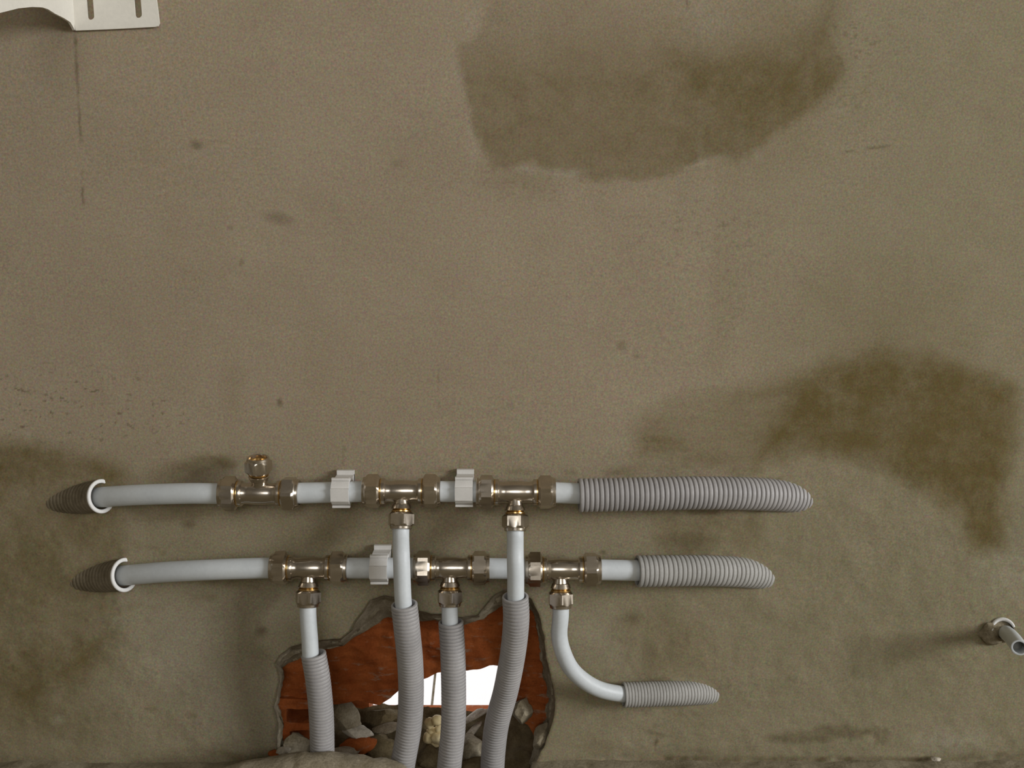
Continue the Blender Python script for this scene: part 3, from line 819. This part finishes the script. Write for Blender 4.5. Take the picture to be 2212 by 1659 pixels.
# pipe clips
def clip(label, px, py, pr=RP, d=D0):
    C = P(px, py, d); w = 0.0082
    g = thing('pipe_clip', label, 'pipe clip', Vector((C.x, 0, C.z)), 'white pipe clips')
    off = C - g.location
    # base against the wall
    bb = MB().box((-w, -(d - pr - 0.001), -0.0105), (w, -0.0006, 0.0105))
    bb.box((-w, -0.0052, -0.0145), (w, -0.0012, 0.0145))
    obj('base', bb.mesh(), M['clip'], g)
    # snap band, open at the front between two lips
    mb = MB(); ri, ro = pr + 0.0003, pr + 0.0027; seg = 40; a0, a1 = rad(-158), rad(158)      # measured from the wall side
    vs, fs = [], []
    for k in range(seg + 1):
        th = a0 + (a1 - a0) * k / seg
        cdir = Vector((0, math.cos(th), math.sin(th)))
        for x in (-w, w):
            for r_ in (ri, ro): vs.append(off + Vector((x, 0, 0)) + cdir * r_)
    for k in range(seg):
        i, j = 4 * k, 4 * k + 4
        fs += [(i + 1, i + 3, j + 3, j + 1), (i, j, j + 2, i + 2), (i, i + 1, j + 1, j), (i + 2, j + 2, j + 3, i + 3)]
    fs += [(0, 2, 3, 1), (4 * seg, 4 * seg + 1, 4 * seg + 3, 4 * seg + 2)]
    mb.add(vs, fs); obj('band', mb.mesh(), M['clip'], g, 40)
    for sgn in (-1, 1):
        lb = MB(); z = sgn * (pr + 0.0022)
        lb.box((-w, off.y - pr * 0.55, min(z, z + sgn * 0.0022)), (w, off.y - pr * 0.2, max(z, z + sgn * 0.0022)))
        for i, v in enumerate(lb.v): lb.v[i] = v + Vector((0, 0, off.z))
        obj('lip', lb.mesh(), M['clip'], g)
    # bridge across the front
    fb = MB().box((-w, off.y - pr - 0.0030, off.z - pr * 0.62), (w, off.y - pr - 0.0005, off.z + pr * 0.62))
    obj('latch', fb.mesh(), M['clip'], g)
clip('white pipe clip beside the tee with the upward branch', 738, 1062)
clip('white pipe clip between the two downward tees of the upper row', 1003, 1060)
clip('white pipe clip on the lower pipe row, beside a vertical pipe', 820, 1227)

# ------------------------------------------------------------------ mounting bracket in the corner
def bracket():
    o0 = P(163, 66, 0.002)
    g = thing('mounting_bracket', 'cream enamelled slotted metal bracket fixed high on the wall', 'bracket', o0)
    def outline(pts, r_at=()):
        return [P(x, y, 0.003) - o0 for x, y in pts]
    outer = [(163, 66), (240, 63), (335, 58), (341, 56), (344, 50), (343, 40), (338, 0), (322, -150), (306, -300), (130, -300), (150, -60), (158, 30)]
    def slot(xt, yt, xb, yb, w):
        pts = []
        for k in range(9):
            th = math.pi * k / 8
            pts.append((xb + w * math.cos(th), yb + w * math.sin(th)))
        return pts + [(xt - w, yt), (xt + w, yt)]
    holes = [slot(189, -60, 196, 35, 7.5), slot(292, -60, 299, 31, 7.5)]
    bm = bmesh.new()
    for loop in [outer] + holes:
        vv = [bm.verts.new(p) for p in outline(loop)]
        for a, b in zip(vv, vv[1:] + vv[:1]): bm.edges.new((a, b))
    bmesh.ops.triangle_fill(bm, use_beauty=True, use_dissolve=False, edges=bm.edges[:])
    ext = bmesh.ops.extrude_face_region(bm, geom=bm.faces[:])
    for v in [e for e in ext['geom'] if isinstance(e, bmesh.types.BMVert)]: v.co.y += 0.0022
    bmesh.ops.recalc_face_normals(bm, faces=bm.faces[:])
    me = bpy.data.meshes.new('m'); bm.to_mesh(me); bm.free()
    obj('slotted_plate', me, M['enamel'], g)
    # flange bent out of the wall plane
    X0 = o0.x
    low = [(163, 66), (158, 58), (152, 48), (138, 39), (118, 29), (104, 20), (92, 16), (70, 15), (40, 18), (0, 28), (-40, 40)]
    lowp = []
    for k, (x, y) in enumerate(low):
        p = PX(x, y, X0); lowp.append(Vector((0, min(p.y, -0.003) - o0.y, p.z - o0.z)))
    topz = 0.16
    bm = bmesh.new()
    a = [bm.verts.new(p) for p in lowp]; b = [bm.verts.new((0, p.y, topz)) for p in lowp]
    for i in range(len(a) - 1): bm.faces.new((a[i], a[i + 1], b[i + 1], b[i]))
    ext = bmesh.ops.extrude_face_region(bm, geom=bm.faces[:])
    for v in [e for e in ext['geom'] if isinstance(e, bmesh.types.BMVert)]: v.co.x -= 0.0022
    bmesh.ops.recalc_face_normals(bm, faces=bm.faces[:])
    me = bpy.data.meshes.new('m'); bm.to_mesh(me); bm.free()
    obj('side_flange', me, M['enamel'], g)
bracket()

# ------------------------------------------------------------------ rubble, foam and mortar in the hole
def rock(label, px, py, d, rx, rz, mat, seed, rot=0.0, ry=None, name='rubble_chunk', cat='rubble'):
    p = P(px, py, d); s = mpp(p)
    me = rock_mesh(rx * s, (ry or (rx + rz) / 2) * s, rz * s, seed)
    o = obj(name, me, M[mat], None, 30); o.location = p; o.rotation_euler = (0, rot, 0)
    return tag(o, label, cat, 'rubble lying in the hole')

rock('grey rounded mortar chunk between edge conduit and red brick', 742, 1548, -0.040, 42, 30, 'mortar', 1.0)
rock('pale wedge of mortar under the grey chunk', 775, 1582, -0.030, 36, 12, 'mortar_pale', 2.0, 0.15)
rock('orange broken brick lump low beside the edge conduit', 772, 1612, -0.022, 42, 20, 'brick', 3.0, -0.2)
rock('pale crumbs of mortar at the foot of the edge conduit', 742, 1628, -0.010, 36, 14, 'mortar_pale', 4.0)
rock('thin grey shard lying under the bright opening', 838, 1572, -0.055, 40, 9, 'mortar', 5.0, -0.15)
rock('dark lump behind the thin grey shard', 828, 1552, -0.075, 38, 20, 'mortar_dark', 6.0)
rock('dark olive rubble chunk left of the bending conduit', 822, 1620, -0.028, 36, 36, 'mortar_dark', 7.0)
rock('tan shard leaning right of the middle conduit', 1026, 1546, -0.070, 30, 7, 'mortar_pale', 8.0, -0.5)
rock('pale slanting shard below the tan one', 1022, 1578, -0.055, 26, 7, 'mortar_pale', 9.0, -0.7)
rock('olive rubble chunk between middle and slanting conduits', 1018, 1618, -0.030, 30, 32, 'mortar', 10.0)
rock('dark lump under the yellow foam', 930, 1640, -0.035, 34, 30, 'mortar_dark', 11.0)
rock('grey-green mortar chunk beside the slanting conduit', 1128, 1535, -0.022, 24, 30, 'mortar', 12.0)
rock('pale mortar lump on the far edge of the hole beside dark recess', 1168, 1590, -0.010, 15, 34, 'mortar', 13.0, 0.4)
rock('small reddish crumb at the bottom corner of the hole', 594, 1628, 0.004, 16, 8, 'brick', 14.0)
rock('small pale crumb at the bottom corner of the hole', 612, 1622, 0.004, 14, 10, 'mortar_pale', 15.0)
rock('grey rubble lump in the low corner behind the edge conduit', 640, 1610, -0.026, 34, 26, 'mortar', 16.0)
rock('pale pebble on the floor along the bare wall foot', 2022, 1640, 0.006, 11, 5, 'mortar_pale', 17.0, name='pebble', cat='stone')
rock('grey lump behind the slanting conduit foot', 1022, 1655, -0.010, 34, 16, 'mortar_dark', 18.0)

def foam():
    mb = MB()
    lumps = [(928, 1562, 11, 13), (944, 1556, 13, 12), (935, 1580, 14, 9), (926, 1594, 12, 13), (944, 1594, 13, 13), (936, 1606, 16, 7), (948, 1574, 9, 9)]
    base = P(936, 1604, -0.05)
    for k, (x, y, a, b) in enumerate(lumps):
        p = P(x, y, -0.05 + 0.004 * math.sin(k * 2.1)); s = mpp(p)
        me = rock_mesh(a * s, a * s, b * s, 30 + k, 3, 0.22, False)
        mb.add([v.co + p - base for v in me.vertices], [tuple(f.vertices) for f in me.polygons])
        bpy.data.meshes.remove(me)
    o = obj('expanding_foam', mb.mesh(), M['foam'], None, 60); o.location = base
    tag(o, 'lumpy yellow foam stuck between two conduits in the hole', 'foam')
foam()

def rubble_bed():
    xs = np.arange(-0.26, 0.06, 0.003); ys = np.arange(0.0, 0.0901, 0.003)
    X, Y = np.meshgrid(xs, ys)
    zb = P(900, 1560, -0.075).z
    zr = P(900, 1533, -0.088).z  # raised back: dark debris stands in for shade on the rear brick
    Z = zb - 0.030 + (zr - zb + 0.030) * (Y / 0.09) ** 1.5 + 0.010 * fbm(X + 2, Y, 0.03, 4, 90)
    ny, nx = X.shape; idx = np.arange(ny * nx).reshape(ny, nx)
    q = np.stack([idx[:-1, :-1].ravel(), idx[:-1, 1:].ravel(), idx[1:, 1:].ravel(), idx[1:, :-1].ravel()], 1)
    o = obj('rubble_bed', np_mesh(np.stack([X.ravel(), Y.ravel(), Z.ravel()], 1), q), M['mortar_dark'], None, 40)
    tag(o, 'dark crumbled debris filling the bottom of the hole, its raised back standing in for shade', 'debris'); o['kind'] = 'stuff'
rubble_bed()

def mound():
    prof = [(470, 1662), (520, 1649), (570, 1643), (610, 1637), (650, 1631), (700, 1633), (760, 1638), (815, 1645), (850, 1654), (876, 1664), (900, 1676)]
    base = P(690, 1650, 0.062); base.z = 0.0
    vs, fs = [], []; K = 13; pts = []
    for a, b in zip(prof, prof[1:]):
        for k in range(6): pts.append((a[0] + (b[0] - a[0]) * k / 6, a[1] + (b[1] - a[1]) * k / 6))
    pts.append(prof[-1])
    for i, (x, y) in enumerate(pts):
        t = P(x, y, 0.062)
        for k in range(K):
            th = math.pi * k / (K - 1)
            e = min(1.0, min(i, len(pts) - 1 - i) / 14.0); r = 0.036 * (0.25 + 0.75 * math.sin(e * math.pi / 2))
            n = mnoise.fractal(Vector((t.x * 60, k * 0.6, 3)), 0.9, 2.0, 4)
            v = Vector((t.x + 0.002 * n, t.y - math.cos(th) * r * (1 + 0.15 * n), -0.02 + (t.z + 0.02) * math.sin(th) ** 0.8 + 0.0012 * n * (k not in (0, K - 1))))
            vs.append(v - base)
    n = len(pts)
    for i in range(n - 1):
        for k in range(K - 1): fs.append((i * K + k, i * K + k + 1, (i + 1) * K + k + 1, (i + 1) * K + k))
    fs.append(tuple(range(K))); fs.append(tuple(reversed(range((n - 1) * K, n * K))))
    o = obj('mortar_mound', mesh(vs, fs), M['mortar'], None, 50); o.location = base
    tag(o, 'low grey mortar mound on the floor below the hole', 'mortar')
mound()
